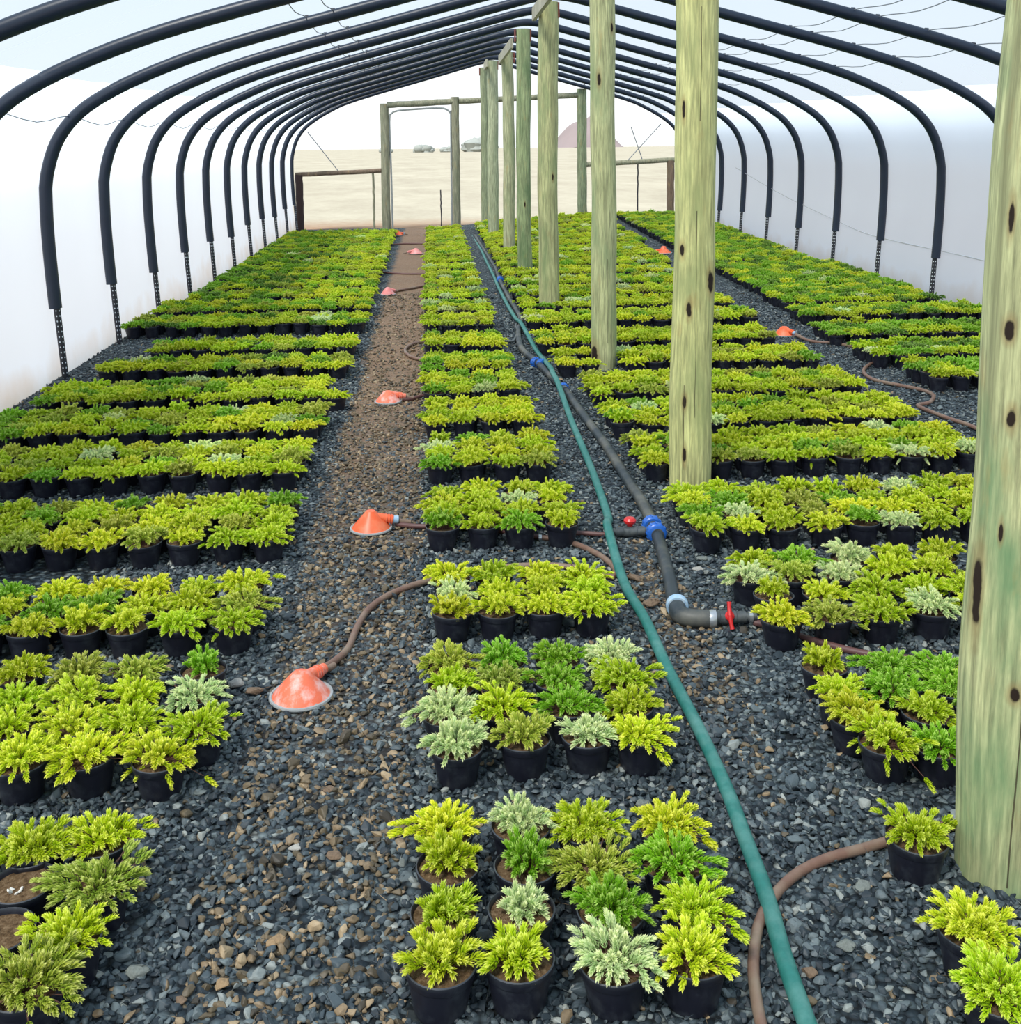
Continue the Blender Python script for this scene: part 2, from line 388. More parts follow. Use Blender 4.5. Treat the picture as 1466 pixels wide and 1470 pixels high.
# longitudinal wires
for k, (xx, lab) in enumerate([(-2.03, 'outer of two thin wires on the left slope of the roof'), (-1.85, 'inner of two thin wires on the left slope of the roof'), (1.83, 'thin wire under the right roof slope, nearest to the ridge'), (2.0, 'thin wire under the right roof slope, second from the ridge'), (2.4, 'thin wire under the right roof slope, third from the ridge'), (2.75, 'thin wire under the right roof slope, lowest of four'), (-3.66, 'thin wire sagging along the left wall at the hoop bends')]):
    pts = []
    for i, y in enumerate(YH[1:]):
        p = min(prof(y, .0 if xx > -3 else .03), key=lambda q: abs(q.x-XC-xx) + (0 if q.z > 1.5 else 9)); sg = .028 if xx > -3 else .05
        pts.append(p+Vector((0, 0, .035 if xx > -3 else 0)))
        if i < len(YH)-2: pts.append(p+Vector((.015 if xx < -3 else 0, .69, .035-sg if xx > -3 else -sg)))
    b = MB(); b.tube(spline(pts, .2), .0035, 5); tag(b.build('support_wire', M['wire']), lab, 'wire', 'thin wires along the tunnel')
b = MB(); b.tube(spline([(5.07, 5.6, .52), (5.07, 8, .49), (5.08, 10.2, .51), (5.08, 12.3, .53), (5.08, 13.5, .63), (5.07, 15.6, .86), (5.06, 18, 1.2)], .2), .0045, 5)
tag(b.build('string', M['string']), 'pale string drooping low along the right film wall', 'string')

# ------------------------------------------------------------------ timber posts
POSTS = [(1.224, 2.17, 2.95, .097), (1.205, 4.97, 2.90, .094), (1.22, 7.73, 2.88, .088), (1.13, 10.49, 2.93, .096), (1.13, 13.25, 2.97, .086), (1.145, 16.01, 2.93, .086), (1.075, 18.77, 3.02, .094), (1.075, 21.53, 3.10, .075)]
PK = {0: [(-.050, 1.22, .009, .020), (-.035, 1.04, .009, .02), (.008, .46, .010, .016), (-.078, .66, .009, .075), (-.04, .80, .004, .02), (-.06, 1.45, .005, .03)],
      1: [(-.052, 1.12, .010, .030), (-.018, .85+.0, .011, .035), (-.035, .42, .009, .03), (-.032, .17, .008, .035), (.078, .98, .012, .05), (-.05, 1.75, .007, .04)],
      2: [(-.028, 2.05, .012, .045), (.06, 2.4, .008, .03), (-.06, .10, .022, .07)],
      3: [(.03, 1.3, .008, .03)], 4: [(0, .9, .008, .03)]}
PC = {0: [(.02, .02, .75), (-.01, 1.25, 1.9)], 1: [(.012, .35, 1.30), (.02, 1.7, 2.2), (-.04, .1, .5)], 2: [(.03, .2, .8)]}
bases = [((.47, .48, .245), (.17, .30, .14)), ((.56, .55, .24), (.36, .40, .17)), ((.47, .48, .25), (.27, .34, .17)), ((.44, .44, .22), (.24, .31, .14)), ((.30, .35, .18), (.12, .20, .09)), ((.42, .42, .25), (.28, .33, .17)), ((.42, .44, .28), (.28, .33, .20)), ((.30, .33, .20), (.20, .24, .14))]
plab = ['nearest timber post with dark scar and knots, cut by the frame edge', 'thick pale timber post with dark knots, second from the front', 'third timber post from the front with notch at its foot', 'fourth timber post from the front, with pale board at its top', 'darker green stained timber post, fifth from the front', 'sixth timber post from the front, with slanted board at its top', 'seventh timber post from the front', 'last slim timber post of the central row at the far end']
for i, (x, y, h, r) in enumerate(POSTS):
    e = empty('timber_post', (x, y, 0)); e.rotation_euler = (0, math.radians(1.1) if i == 0 else 0, -math.atan2(x, y) if i < 3 else 0); tag(e, plab[i], 'post', 'central row of round timber posts')
    b = MB(); n = 40; m_ = 90; vs = []; fs = []; rs = random.Random(i)
    ph = [rs.uniform(0, 6.28) for _ in range(8)]
    for j in range(m_+1):
        z = -.03+(h+.03)*j/m_
        rr = r*(1+.02*math.sin(z*3+ph[0])+.012*math.sin(z*9+ph[1]))*(1.02-.035*z/h)
        ox = .008*math.sin(z*1.9+ph[2])+.003*math.sin(z*6+ph[3]) + (.008*math.exp(-((z-.9)/.25)**2) if i == 0 else 0)
        for k in range(n):
            a = 2*PI*k/n; q = rr*(1+.02*math.sin(3*a+ph[4]+z)+.008*math.sin(7*a+ph[5]+z*2))
            vs.append((ox+q*math.cos(a), .6*ox+q*math.sin(a), z))
    for j in range(m_):
        for k in range(n):
            k2 = (k+1) % n; fs.append((j*n+k, j*n+k2, (j+1)*n+k2, (j+1)*n+k))
    fs.append(tuple(m_*n+k for k in range(n))); b.add(vs, fs)
    mw = mat_wood('timber_wood_%s' % ORD[i], bases[i][0], bases[i][1], PK.get(i, ()), PC.get(i, ()), seed=1.7*i+.4)
    b.build('pole', mw, e)
    if i in (3, 5, 6):      # short sloping boards nailed against the post head
        bb = MB(); bb.box((-r-.02, [-1.05, -.25][i == 6], h-.085), (.035, [2.4, .8][i == 6], .12), Matrix.Rotation(math.radians(-.5), 3, 'X')); bb.build('board', M['board'], e, smooth=False)
    if i > 0:
        for sgn in (-1, 1):
            bb = MB(); bb.box((sgn*(r+.006), .01, h-.075), (.014, .09, .14)); bb.build('strap', M['rust'], e, smooth=False)
# ------------------------------------------------------------------ far end frame
YE = 21.8
def pole(p, q, r, m, name, label, cat='post', group=None):
    b = MB(); n = 12; P = [Vector(p)+(Vector(q)-Vector(p))*k/n for k in range(n+1)]
    P = [v+Vector((random.uniform(-.006, .006), 0, random.uniform(-.005, .005))) for v in P]
    b.tube(P, r, 14); return tag(b.build(name, m), label, cat, group)
pole((-2.55, YE, -.02), (-2.55, YE, 1.08), .075, M['darkwood'], 'corner_post', 'short dark brown corner post at the left of the far end')
pole((4.80, YE, -.02), (4.80, YE, 1.27), .075, M['brownwood'], 'corner_post', 'short brown corner post at the right of the far end')
pole((-2.62, YE, 1.08), (-.95, YE, 1.14), .045, M['brownwood'], 'rail', 'low brown timber rail left of the far doorway', 'rail')
pole((3.08, YE, 1.21), (4.88, YE, 1.29), .05, M['endwood'], 'rail', 'low timber rail right of the far doorway', 'rail')
pole((-.87, YE, -.02), (-.86, YE, 2.44), .085, M['endwood'], 'door_post', 'pale timber door post on the left of the far doorway')
pole((.52, YE, -.02), (.52, YE, 2.56), .075, M['endwood'], 'door_post', 'timber door post on the right of the far doorway, dark edged')
pole((3.02, YE, -.02), (3.02, YE, 2.70), .095, mat_wood('mossy_wood', (.26, .30, .18), (.12, .18, .09), seed=3), 'end_post', 'mossy green timber post at the far end, right of the post row')
pole((-.80, YE, 2.41), (.48, YE, 2.47), .06, M['endwood'], 'header_rail', 'timber header rail over the far doorway', 'rail')
pole((.60, YE, 2.47), (2.96, YE, 2.58), .055, M['endwood'], 'header_rail', 'timber header rail running behind the post row', 'rail')
pole((-1.11, YE, -.02), (-1.11, YE, 1.10), .022, M['endwood'], 'stick', 'thin upright stick left of the far doorway', 'stick')
pole((4.14, YE, -.02), (4.14, YE, 1.24), .014, M['steel'], 'stick', 'thin upright rod under the right low rail', 'stick')
pole((.21, YE+.05, -.02), (.21, YE+.05, .75), .012, M['steel'], 'stick', 'thin upright rod inside the far doorway', 'stick')
pp = [(-.75, YE, 0), (-.755, YE, 1.2), (-.765, YE, 2.1), (-.73, YE, 2.24), (-.6, YE, 2.30), (-.2, YE, 2.33), (.2, YE, 2.345), (.35, YE, 2.32), (.42, YE, 2.24), (.43, YE, 2.1), (.42, YE, 0)]
b = MB(); b.tube(spline(pp, .1), .018, 10); tag(b.build('door_arch', M['ring']), 'thin metal pipe arch inside the far doorway', 'door frame')
for p, q, l in (((-2.35, YE, 1.9), (-1.75, YE, 1.10), 'thin brace wire left of the far doorway'), ((4.60, YE, 2.0), (3.93, YE, 1.28), 'thin brace wire above the right low rail'), ((4.0, YE, 1.95), (4.25, YE, 1.24), 'bare twig like wire above the right low rail')):
    b = MB(); b.tube([p, q], .009, 6); tag(b.build('brace_wire', M['wire']), l, 'wire')

# ------------------------------------------------------------------ landscape beyond
def blob_mb(cx, cy, w, h, n=10, seed=0, depth=None):
    rs = random.Random(seed); b = MB()
    for k in range(n):
        t = rs.uniform(-.5, .5); r = h*rs.uniform(.35, .6)*(1-.7*abs(t)); 
        org = Vector((cx+t*w*.8, cy+rs.uniform(-2, 2), r*.7)); R = 10; vs = []; 
        b.lathe([(r*math.sin(PI*j/8)*rs.uniform(.8, 1.2)*1.3+1e-6, -r*math.cos(PI*j/8)*rs.uniform(.9, 1.1)) for j in range(9)], R, org, caps=False)
    return b
for (px, w, h, l) in ((607, 32, 8, 'small hazy bush on the field horizon seen through the doorway'), (642, 20, 6, 'hazy bush beside the right door post on the horizon'), (690, 42, 17, 'pale hazy tree clump on the horizon left of the post row'), (555, 16, 6, 'tiny hazy bush on the horizon near the left door post')):
    Y = 320.; sc_ = Y/F; tag(blob_mb((px-616)*sc_, Y, w*sc_, h*sc_*1.5, 16, px).build('distant_bush', M['bush']), l, 'bush', 'hazy bushes on the horizon')
b = MB(); vs = []; fs = []; nx, ny = 60, 14
for j in range(ny+1):
    for i in range(nx+1):
        u = i/nx*2-1; v = j/ny*2-1; hh = max(0, 1-abs(u)**1.7)*max(0, 1-v*v)*23+1.5*math.sin(u*9)*max(0, 1-abs(u))
        vs.append((113+u*(28 if u < 0 else 20), 780+v*40, hh*.95-.5))
fs = [(j*(nx+1)+i, j*(nx+1)+i+1, (j+1)*(nx+1)+i+1, (j+1)*(nx+1)+i) for j in range(ny) for i in range(nx)]
b.add(vs, fs); tag(b.build('hill', M['hill']), 'hazy mauve hill on the horizon behind the posts', 'hill', kind='structure')

# ------------------------------------------------------------------ potted shrubs
def pot_mesh():
    b = MB(); b.lathe([(.049, 0), (.0505, .004), (.0625, .070), (.0640, .0705), (.0655, .073), (.0672, .086), (.068, .090), (.0655, .0915), (.0640, .089), (.0625, .078), (.061, .066)], 32)
    # drainage feet
    return b
def soil_mesh(lv=.078):
    b = MB(); n = 28; vs = [(0, 0, lv+.004)]; fs = []; rs = random.Random(3)
    for j, r in enumerate((.015, .03, .045, .0555, .0625)):
        for k in range(n):
            a = 2*PI*k/n; vs.append((r*math.cos(a), r*math.sin(a), lv+(.003-.0006*j)+rs.uniform(-.002, .002)*(j < 4)))
    for k in range(n): fs.append((0, 1+k, 1+(k+1) % n))
    for j in range(4):
        for k in range(n):
            k2 = (k+1) % n; a = 1+j*n; fs.append((a+k, a+n+k, a+n+k2, a+k2))
    b.add(vs, fs); return b
def foliage_mesh(name, seed, nsh=88, R=.080, H=.048, up=.0, leafL=.0125, leafW=.0050, offx=0, droop=.0, trail=0):
    rs = random.Random(seed); V = []; Fc = []; C = []
    def quad(vs, cs, fs):
        b = len(V); V.extend(vs); C.extend(cs); Fc.extend([tuple(b+i for i in f) for f in fs])
    lob = [(rs.uniform(0, 6.28), rs.uniform(.10, .24), rs.choice((2, 3, 4))) for _ in range(3)]
    for sidx in range(nsh):
        az = sidx*2.39996+rs.uniform(-.25, .25); u = math.sqrt((sidx+.5)/nsh)
        el = (1-u)*(PI/2)*1.0+rs.uniform(-.10, .10)+up*(1-u*.5)
        el = max(-.12, min(PI/2, el))
        kk = rs.choice((rs.uniform(.62, .85), rs.uniform(.88, 1.2))); rad = R*(1+sum(w*math.sin(n*az+p)*.8 for p, w, n in lob))*kk; hh = H*kk*rs.uniform(.9, 1.15)
        tip = Vector((rad*math.cos(el)*math.cos(az)+offx, rad*math.cos(el)*math.sin(az), .082+hh*math.sin(el)+.006))
        base = Vector((tip.x*.30+rs.uniform(-.012, .012), tip.y*.30+rs.uniform(-.012, .012), .080))
        if u > .85: tip.z += rs.uniform(-.004, .016)-droop
        if trail and sidx % 9 == 0 and u > .55: tip = Vector((tip.x*1.15, tip.y*1.15, .060+rs.uniform(-.015, .015)))
        ctrl = (base+tip)*.5+Vector((0, 0, (.022 if u > .5 else .0)*1.0))
        def P(t): return base*(1-t)**2+ctrl*2*t*(1-t)+tip*t*t
        def T(t): return ((ctrl-base)*(1-t)+(tip-ctrl)*t).normalized()
        L = (tip-base).length
        # stem
        w = .0011; ps = [P(t) for t in (0, .35, .7)]; 
        for k in range(2):
            t = T(k*.35+.1); sd = t.cross(Vector((0, 0, 1)) if abs(t.z) < .95 else Vector((1, 0, 0))).normalized()*w; s2 = t.cross(sd).normalized()*w
            a, b2 = ps[k], ps[k+1]
            quad([a-sd, a+sd, b2+sd, b2-sd, a-s2, a+s2, b2+s2, b2-s2], [(.1, .5, 1)]*8, [(0, 1, 2, 3), (4, 5, 6, 7)])
        span = min(.034, L*.72); t0 = 1-span/L; nw = 7; rnd = rs.random()
        rot0 = rs.uniform(0, 6.28)
        for j in range(nw):
            f = j/(nw-1); t = t0+(1-t0)*f*.86; p = P(t); ax = T(min(1, t)); e1 = ax.cross(Vector((0, 0, 1)) if abs(ax.z) < .95 else Vector((1, 0, 0))).normalized(); e2 = ax.cross(e1).normalized()
            nl = 4 if j < nw-1 else 3
            for q in range(nl):
                a = rot0+j*.8+q*2*PI/nl+rs.uniform(-.2, .2); rd = e1*math.cos(a)+e2*math.sin(a); spread = .62*(1-f*.55)
                d = (ax+rd*spread).normalized(); ll = leafL*(.75+.45*math.sin(PI*min(1, f*.8+.15)))*rs.uniform(.85, 1.15)
                sd = d.cross(rd).normalized()*leafW*.5*rs.uniform(.85, 1.2); nrm = sd.cross(d).normalized()*.0009
                if nrm.dot(rd) < 0: nrm = -nrm
                a0 = p; mid = p+d*ll*.5+nrm*0; 
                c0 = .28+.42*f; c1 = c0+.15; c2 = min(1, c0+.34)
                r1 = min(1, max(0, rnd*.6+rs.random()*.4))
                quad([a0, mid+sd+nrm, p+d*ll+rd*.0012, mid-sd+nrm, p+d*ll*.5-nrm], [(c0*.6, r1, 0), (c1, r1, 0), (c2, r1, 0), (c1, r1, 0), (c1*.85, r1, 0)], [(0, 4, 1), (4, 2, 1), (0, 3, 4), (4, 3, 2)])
    me = bpy.data.meshes.new(name); me.from_pydata([tuple(v) for v in V], [], Fc); me.materials.append(M['fol'])
    at = me.color_attributes.new('shade', 'FLOAT_COLOR', 'POINT')
    at.data.foreach_set('color', np.array([(*x, 1) for x in C], dtype=np.float32).ravel()); me.update(); return me

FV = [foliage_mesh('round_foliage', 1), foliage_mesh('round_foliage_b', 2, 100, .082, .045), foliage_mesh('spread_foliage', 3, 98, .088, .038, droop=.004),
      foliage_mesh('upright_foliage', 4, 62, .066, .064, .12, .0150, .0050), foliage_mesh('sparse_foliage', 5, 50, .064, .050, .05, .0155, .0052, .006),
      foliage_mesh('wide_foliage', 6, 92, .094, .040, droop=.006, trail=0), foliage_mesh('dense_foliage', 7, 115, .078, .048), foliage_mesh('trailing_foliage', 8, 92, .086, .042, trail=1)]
def jit(cc, amt, r):
    k = 1+r.uniform(-amt, amt); return [max(0., cc[0]*k*(1+r.uniform(-amt, amt)*.6)), max(0., cc[1]*k), max(0., cc[2]*k*(1+r.uniform(-amt, amt)))]
TINTS = {'lime': (.80, .86, .018), 'yellow-green': (.95, .92, .03), 'green': (.38, .66, .025), 'cream': (1.0, 1.0, .60), 'olive': (.68, .68, .09), 'dark green': (.20, .40, .04)}

POTM = None; SOILM = None
def make_shrub():
    root = empty('potted_shrub', (0, 0, 0))
    p = pot_mesh().build('pot', M['pot'], root); sl = soil_mesh().build('soil', M['soil'], root)
    f = bpy.data.objects.new('foliage', FV[0]); col.objects.link(f); f.parent = root
    return root, p, sl, f
PROTO = None
PLANTS = []     # (x, y, bed, block, row, colidx, tint, variant, scale, manual)
rp = random.Random(21)
def pick(bed, y, x):
    r = rp.random()
    if bed == 'left':
        far = min(1, max(0, (y-6)/8.)) * min(1, max(0, (-x-.7)/1.2))
        if r < .55*far: return 'dark green' if rp.random() < .3 else 'green'
        return rp.choices(['lime', 'yellow-green', 'green', 'olive', 'cream'], [45, 24, 13, 14, 3])[0]
    if bed == 'right': return rp.choices(['green', 'dark green', 'lime', 'yellow-green', 'cream'], [45, 17, 28, 7, 1.2])[0]
    return rp.choices(['lime', 'yellow-green', 'green', 'olive', 'cream'], [46, 30, 12, 6, 4.5])[0]
def add(x, y, bed, blk, row, ci, tint=None, var=None, scl=None):
    t = tint or pick(bed, y, x); v = var if var is not None else rp.choices(range(8), [5, 5, 4, 2, 1.5, 4, 4, 1.5])[0]
    PLANTS.append(dict(x=x, y=y, bed=bed, blk=blk, row=row, ci=ci, tint=t, var=v, s=scl or rp.uniform(.9, 1.08)))
S_ = 1.024
L_, Y_, G_, C_, O_, D_ = 'lime', 'yellow-green', 'green', 'cream', 'olive', 'dark green'
def manual(bed, blk, rows):
    for r, row in enumerate(rows):
        for ci, it in enumerate(row):
            x, y, t, v = it[:4]; add(x*S_, y*S_, bed, blk, r, ci, t, v, it[4] if len(it) > 4 else None)
manual('centre', 0, [[(-.01, 1.835, Y_, 3, 1.05), (.135, 1.835, L_, 4, 1.05), (.31, 1.82, C_, 1, 1.0), (.45, 1.815, Y_, 0, 1.0)],
    [(0, 1.97, L_, 4, 1.0), (.15, 1.965, C_, 4, .85), (.32, 1.945, G_, 6, .9), (.49, 1.94, L_, 2)],
    [(.01, 2.11, L_, 3, .9), (.17, 2.09, G_, 3, .9), (.31, 2.075, O_, 5), (.475, 2.075, G_, 5, .95)],
    [(0, 2.225, Y_, 2, .95), (.17, 2.23, C_, 6, .8), (.31, 2.21, L_, 6), (.49, 2.19, Y_, 2, .9)]])
manual('centre', 1, [[(.04, 2.56, C_, 6), (.21, 2.58, O_, 0), (.37, 2.59, C_, 4), (.50, 2.575, Y_, 2)],
    [(.02, 2.72, C_, 2), (.16, 2.73, L_, 5), (.34, 2.725, G_, 5), (.50, 2.72, L_, 1)],
    [(.03, 2.865, L_, 4), (.17, 2.88, O_, 0), (.325, 2.87, G_, 5), (.51, 2.86, L_, 5)],
    [(.03, 2.995, O_, 5), (.18, 3.0, G_, 1), (.34, 3.0, G_, 0), (.49, 2.99, C_, 1)]])
manual('left', 0, [[(-.745, 1.845, O_, 5, 1.15)], [(-.71, 1.965, L_, 2, .95), (-.845, 1.99, 'bare', 0)], [(-.70, 2.115, O_, 5, 1.1), (-.85, 2.13, 'bare', 0)], [(-.73, 2.265, L_, 0, 1.0), (-.865, 2.24, L_, 6, 1.05)]])
manual('left', 1, [[(-.685, 2.575, Y_, 7, 1.05), (-.86, 2.60, Y_, 5, 1.1), (-1.02, 2.59, Y_, 2), (-1.18, 2.60, L_, 1)],
    [(-.62, 2.71, L_, 5, 1.0), (-.80, 2.75, L_, 1), (-.95, 2.76, Y_, 5, 1.1), (-1.11, 2.75, L_, 0)],
    [(-.665, 2.88, C_, 5, .95), (-.82, 2.89, L_, 1), (-.98, 2.90, Y_, 5), (-1.14, 2.9, L_, 2)],
    [(-.67, 3.03, G_, 3, .85), (-.86, 3.04, O_, 5), (-1.02, 3.04, O_, 0), (-1.18, 3.05, L_, 1)]])
manual('post', 0, [[(.965, 1.685, L_, 6), ], [(.99, 1.83, Y_, 6)], [(1.01, 2.12, L_, 2, .85)]])
manual('post', 1, [[(1.10, 2.485, L_, 7, 1.1), (1.225, 2.46, G_, 0), (1.37, 2.47, L_, 1)],
    [(1.07, 2.615, Y_, 1), (1.26, 2.61, L_, 0), (1.41, 2.61, G_, 1)],
    [(1.08, 2.735, L_, 2, .9), (1.215, 2.73, G_, 1), (1.38, 2.735, G_, 6), (1.53, 2.74, L_, 1)],
    [(1.09, 2.885, L_, 3, .9), (1.26, 2.835, G_, 2), (1.41, 2.835, G_, 0), (1.56, 2.85, L_, 0)]])
manual('post', 2, [[(1.07, 3.21, Y_, 6), (1.235, 3.22, O_, 5), (1.39, 3.215, L_, 5), (1.56, 3.225, C_, 1), (1.72, 3.22, L_, 0)],
    [(1.10, 3.385, L_, 4, .85), (1.265, 3.38, Y_, 0), (1.44, 3.38, L_, 5), (1.60, 3.38, L_, 1), (1.76, 3.38, L_, 2)],
    [(1.065, 3.54, C_, 5), (1.21, 3.53, O_, 2, .9), (1.38, 3.53, C_, 2), (1.55, 3.53, L_, 6), (1.71, 3.53, L_, 0)],
    [(1.12, 3.68, L_, 1), (1.28, 3.67, G_, 5), (1.46, 3.67, C_, 1), (1.63, 3.67, L_, 0), (1.79, 3.66, Y_, 6)]])
def clear_of_posts(x, y):
    return all((x-px)**2+(y-py)**2 > (pr+.078)**2 and not (i_ == 2 and abs(x-px) < .13 and -.45 < y-py < 0) for i_, (px, py, _, pr) in enumerate(POSTS))
def block(bed, blk, xs, y0, nr, pitch=.137):
    for r in range(nr):
        for ci, x in enumerate(xs):
            xx = x+rp.uniform(-.009, .009)+(r % 2)*.012; yy = y0+r*pitch+rp.uniform(-.009, .009)
            if abs(xx) > 5.2 or not clear_of_posts(xx, yy): continue
            add(xx, yy, bed, blk, r, ci)
def cols(a, b, d=.157):
    n = int(abs(b-a)/d+1e-6)+1; sg = 1 if b > a else -1; return [a+sg*d*k for k in range(n)]
CY = [3.43, 4.25, 5.12, 5.94, 6.70, 7.42, 8.30, 9.30, 10.15, 11.0, 11.85, 12.7, 13.5, 14.3, 15.1, 15.9, 16.7, 17.5, 18.3, 19.1, 19.9, 20.7]
for k, y in enumerate(CY):
    if y > 20.2: continue
    nr = 4
    block('centre', k+2, cols([.04, .03, .02, .01, .0, -.01, -.01, -.02][min(k, 7)], .56), y, nr if y > 3.5 else 3, .137 if y < 9 else .15)
LE = [-.665, -.665, -.71, -.69, -.75, -.66, -.655, -.665, -.67, -.68, -.68, -.69, -.69, -.69, -.69, -.70, -.70, -.70, -.70, -.70, -.70, -.70]
LW = [-2.6, -2.6, -2.6, -2.6, -2.42, -2.25, -2.08]+[-2.56]*30
LY = [3.43, 4.20, 5.12, 5.90, 6.68, 7.60, 8.33, 9.48]+[10.4+.82*k for k in range(14)]
for k, y in enumerate(LY):
    if y > 19.5: continue
    block('left', k+2, cols(LE[min(k, 21)], LW[k]), y, 3 if k in (0, 5, 6) else 4, .137 if y < 9 else .15)
add(-.60, 6.66, 'left', 6, 0, 13)
RY = [4.13, 5.06, 5.80, 6.55, 7.45, 8.30, 9.33]+[10.2+.84*k for k in range(13)]
RL = [1.07, 1.05, 1.03, 1.02, .93, .87, .88]+[.90]*20
for k, y in enumerate(RY):
    xr = [2.7, 2.62, 2.66, 2.70, 2.72, 2.72, 2.80][k] if k < 7 else 2.80+(y-10)*.05
    block('post', k+3, cols(RL[k], xr), y, 4, .137 if y < 9 else .152)
FY = [6.75, 7.52, 8.38, 9.35, 10.2]+[11.0+.83*k for k in range(12)]
FL = [3.25, 3.18, 3.20, 3.32, 3.40]+[3.48+.01*k for k in range(12)]
for k, y in enumerate(FY): block('right', k, cols(FL[k], 4.92), y, 4 if y < 10 else 5, .137 if y < 10 else .155)

vis = [p for p in PLANTS if in_view(p['x'], p['y'])]
vis.sort(key=lambda p: (p['tint'] == 'bare', p['y']) if False else p['y'])
IND = vis[:300]; REST = vis[300:]
BEDN = {'left': ('left bed', 'path'), 'centre': ('centre bed', 'path'), 'post': ('bed around posts', 'pipes'), 'right': ('right wall bed', 'aisle')}
VW = ['round', 'round', 'spreading', 'upright', 'sparse', 'spreading', 'dense', 'trailing']
proto = make_shrub(); used = False; used_labels = set()
def label_for(p):
    n, ref = BEDN[p['bed']]
    cn = p['tint'] if p['tint'] != 'cream' else 'cream'
    row = ['front row', 'second row', 'third row', 'back row', 'last row'][p['row']]
    return '%s potted shrub, %s from %s, %s, %s block of %s' % (cn, ORD[p['ci']], ref, row, ORD[p['blk']], n)
for p in IND:
    if p['tint'] == 'bare':
        root = empty('plant_pot', (p['x'], p['y'], .003), rp.uniform(0, 6))
        a = proto[1].copy(); a.parent = root; col.objects.link(a); a2 = proto[2].copy(); a2.parent = root; col.objects.link(a2)
        b = MB()
        for k in range(6):
            q = rp.uniform(0, 6.28); b.tube([(-.015+.008*math.cos(q), .01+.008*math.sin(q), .078), (-.015+.015*math.cos(q+.5), .01+.014*math.sin(q+.5), .082+rp.uniform(.001, .009))], [.0035, .002], 6)
        b.build('stub', M['stub'], root)
        tag(root, 'black pot of bare soil with a bleached stub, %s of the nearest left block' % ['', 'second row', 'third row'][p['row']], 'plant pot', 'nearly empty pots'); continue
    if not used: root, po, so, fo = proto; used = True
    else:
        root = proto[0].copy(); col.objects.link(root); parts = []
        for ch in proto[1:]:
            q = ch.copy(); q.parent = root; col.objects.link(q); parts.append(q)
        po, so, fo = parts
    root.location = (p['x'], p['y'], .003); root.rotation_euler = (rp.uniform(-.03, .03), rp.uniform(-.03, .03), rp.uniform(0, 6.28))
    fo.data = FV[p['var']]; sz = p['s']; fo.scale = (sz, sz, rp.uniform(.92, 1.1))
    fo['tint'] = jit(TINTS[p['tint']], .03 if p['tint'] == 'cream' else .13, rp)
    lb = label_for(p)
    tag(root, lb, 'potted plant', 'potted shrubs in the '+BEDN[p['bed']][0])

# ---- shared geometry-node scatter
def scatter(name, pts, rots, scales, idx, extra, sources, label, cat):
    me = bpy.data.meshes.new(name); me.from_pydata([tuple(map(float, p)) for p in pts], [], [])
    def at(n, t, data): me.attributes.new(n, t, 'POINT').data.foreach_set('vector' if t == 'FLOAT_VECTOR' else 'value', np.asarray(data, dtype=np.int32 if t == 'INT' else np.float32).ravel())
    at('rot', 'FLOAT_VECTOR', rots); at('scl', 'FLOAT_VECTOR', scales); at('pickid', 'INT', idx)
    for n, t, d in extra: at(n, t, d)
    o = bpy.data.objects.new(name, me); col.objects.link(o)
    ng = bpy.data.node_groups.new(name+'_scatter', 'GeometryNodeTree'); nd = ng.nodes; lk = ng.links
    ng.interface.new_socket('Geometry', in_out='INPUT', socket_type='NodeSocketGeometry'); ng.interface.new_socket('Geometry', in_out='OUTPUT', socket_type='NodeSocketGeometry')
    gi = nd.new('NodeGroupInput'); go = nd.new('NodeGroupOutput'); m2p = nd.new('GeometryNodeMeshToPoints'); iop = nd.new('GeometryNodeInstanceOnPoints'); g2i = nd.new('GeometryNodeGeometryToInstance')
    lk.new(gi.outputs[0], m2p.inputs[0]); lk.new(m2p.outputs[0], iop.inputs['Points'])
    for src in reversed(sources):       # last joined comes first
        j = nd.new('GeometryNodeJoinGeometry')
        for so_ in src:
            oi = nd.new('GeometryNodeObjectInfo'); oi.transform_space = 'ORIGINAL'; oi.inputs['Object'].default_value = so_
            lk.new(oi.outputs['Geometry'], j.inputs[0])
        lk.new(j.outputs[0], g2i.inputs[0])
    lk.new(g2i.outputs[0], iop.inputs['Instance']); iop.inputs['Pick Instance'].default_value = True
    def named(n, t):
        a = nd.new('GeometryNodeInputNamedAttribute'); a.data_type = t; a.inputs['Name'].default_value = n
        return [q for q in a.outputs if q.enabled and q.name == 'Attribute'][0]
    lk.new(named('pickid', 'INT'), iop.inputs['Instance Index']); lk.new(named('scl', 'FLOAT_VECTOR'), iop.inputs['Scale'])
    e2r = nd.new('FunctionNodeEulerToRotation'); lk.new(named('rot', 'FLOAT_VECTOR'), e2r.inputs[0]); lk.new(e2r.outputs[0], iop.inputs['Rotation'])
    lk.new(iop.outputs[0], go.inputs[0]); md = o.modifiers.new('scatter', 'NODES'); md.node_group = ng
    return tag(o, label, cat, kind='stuff')

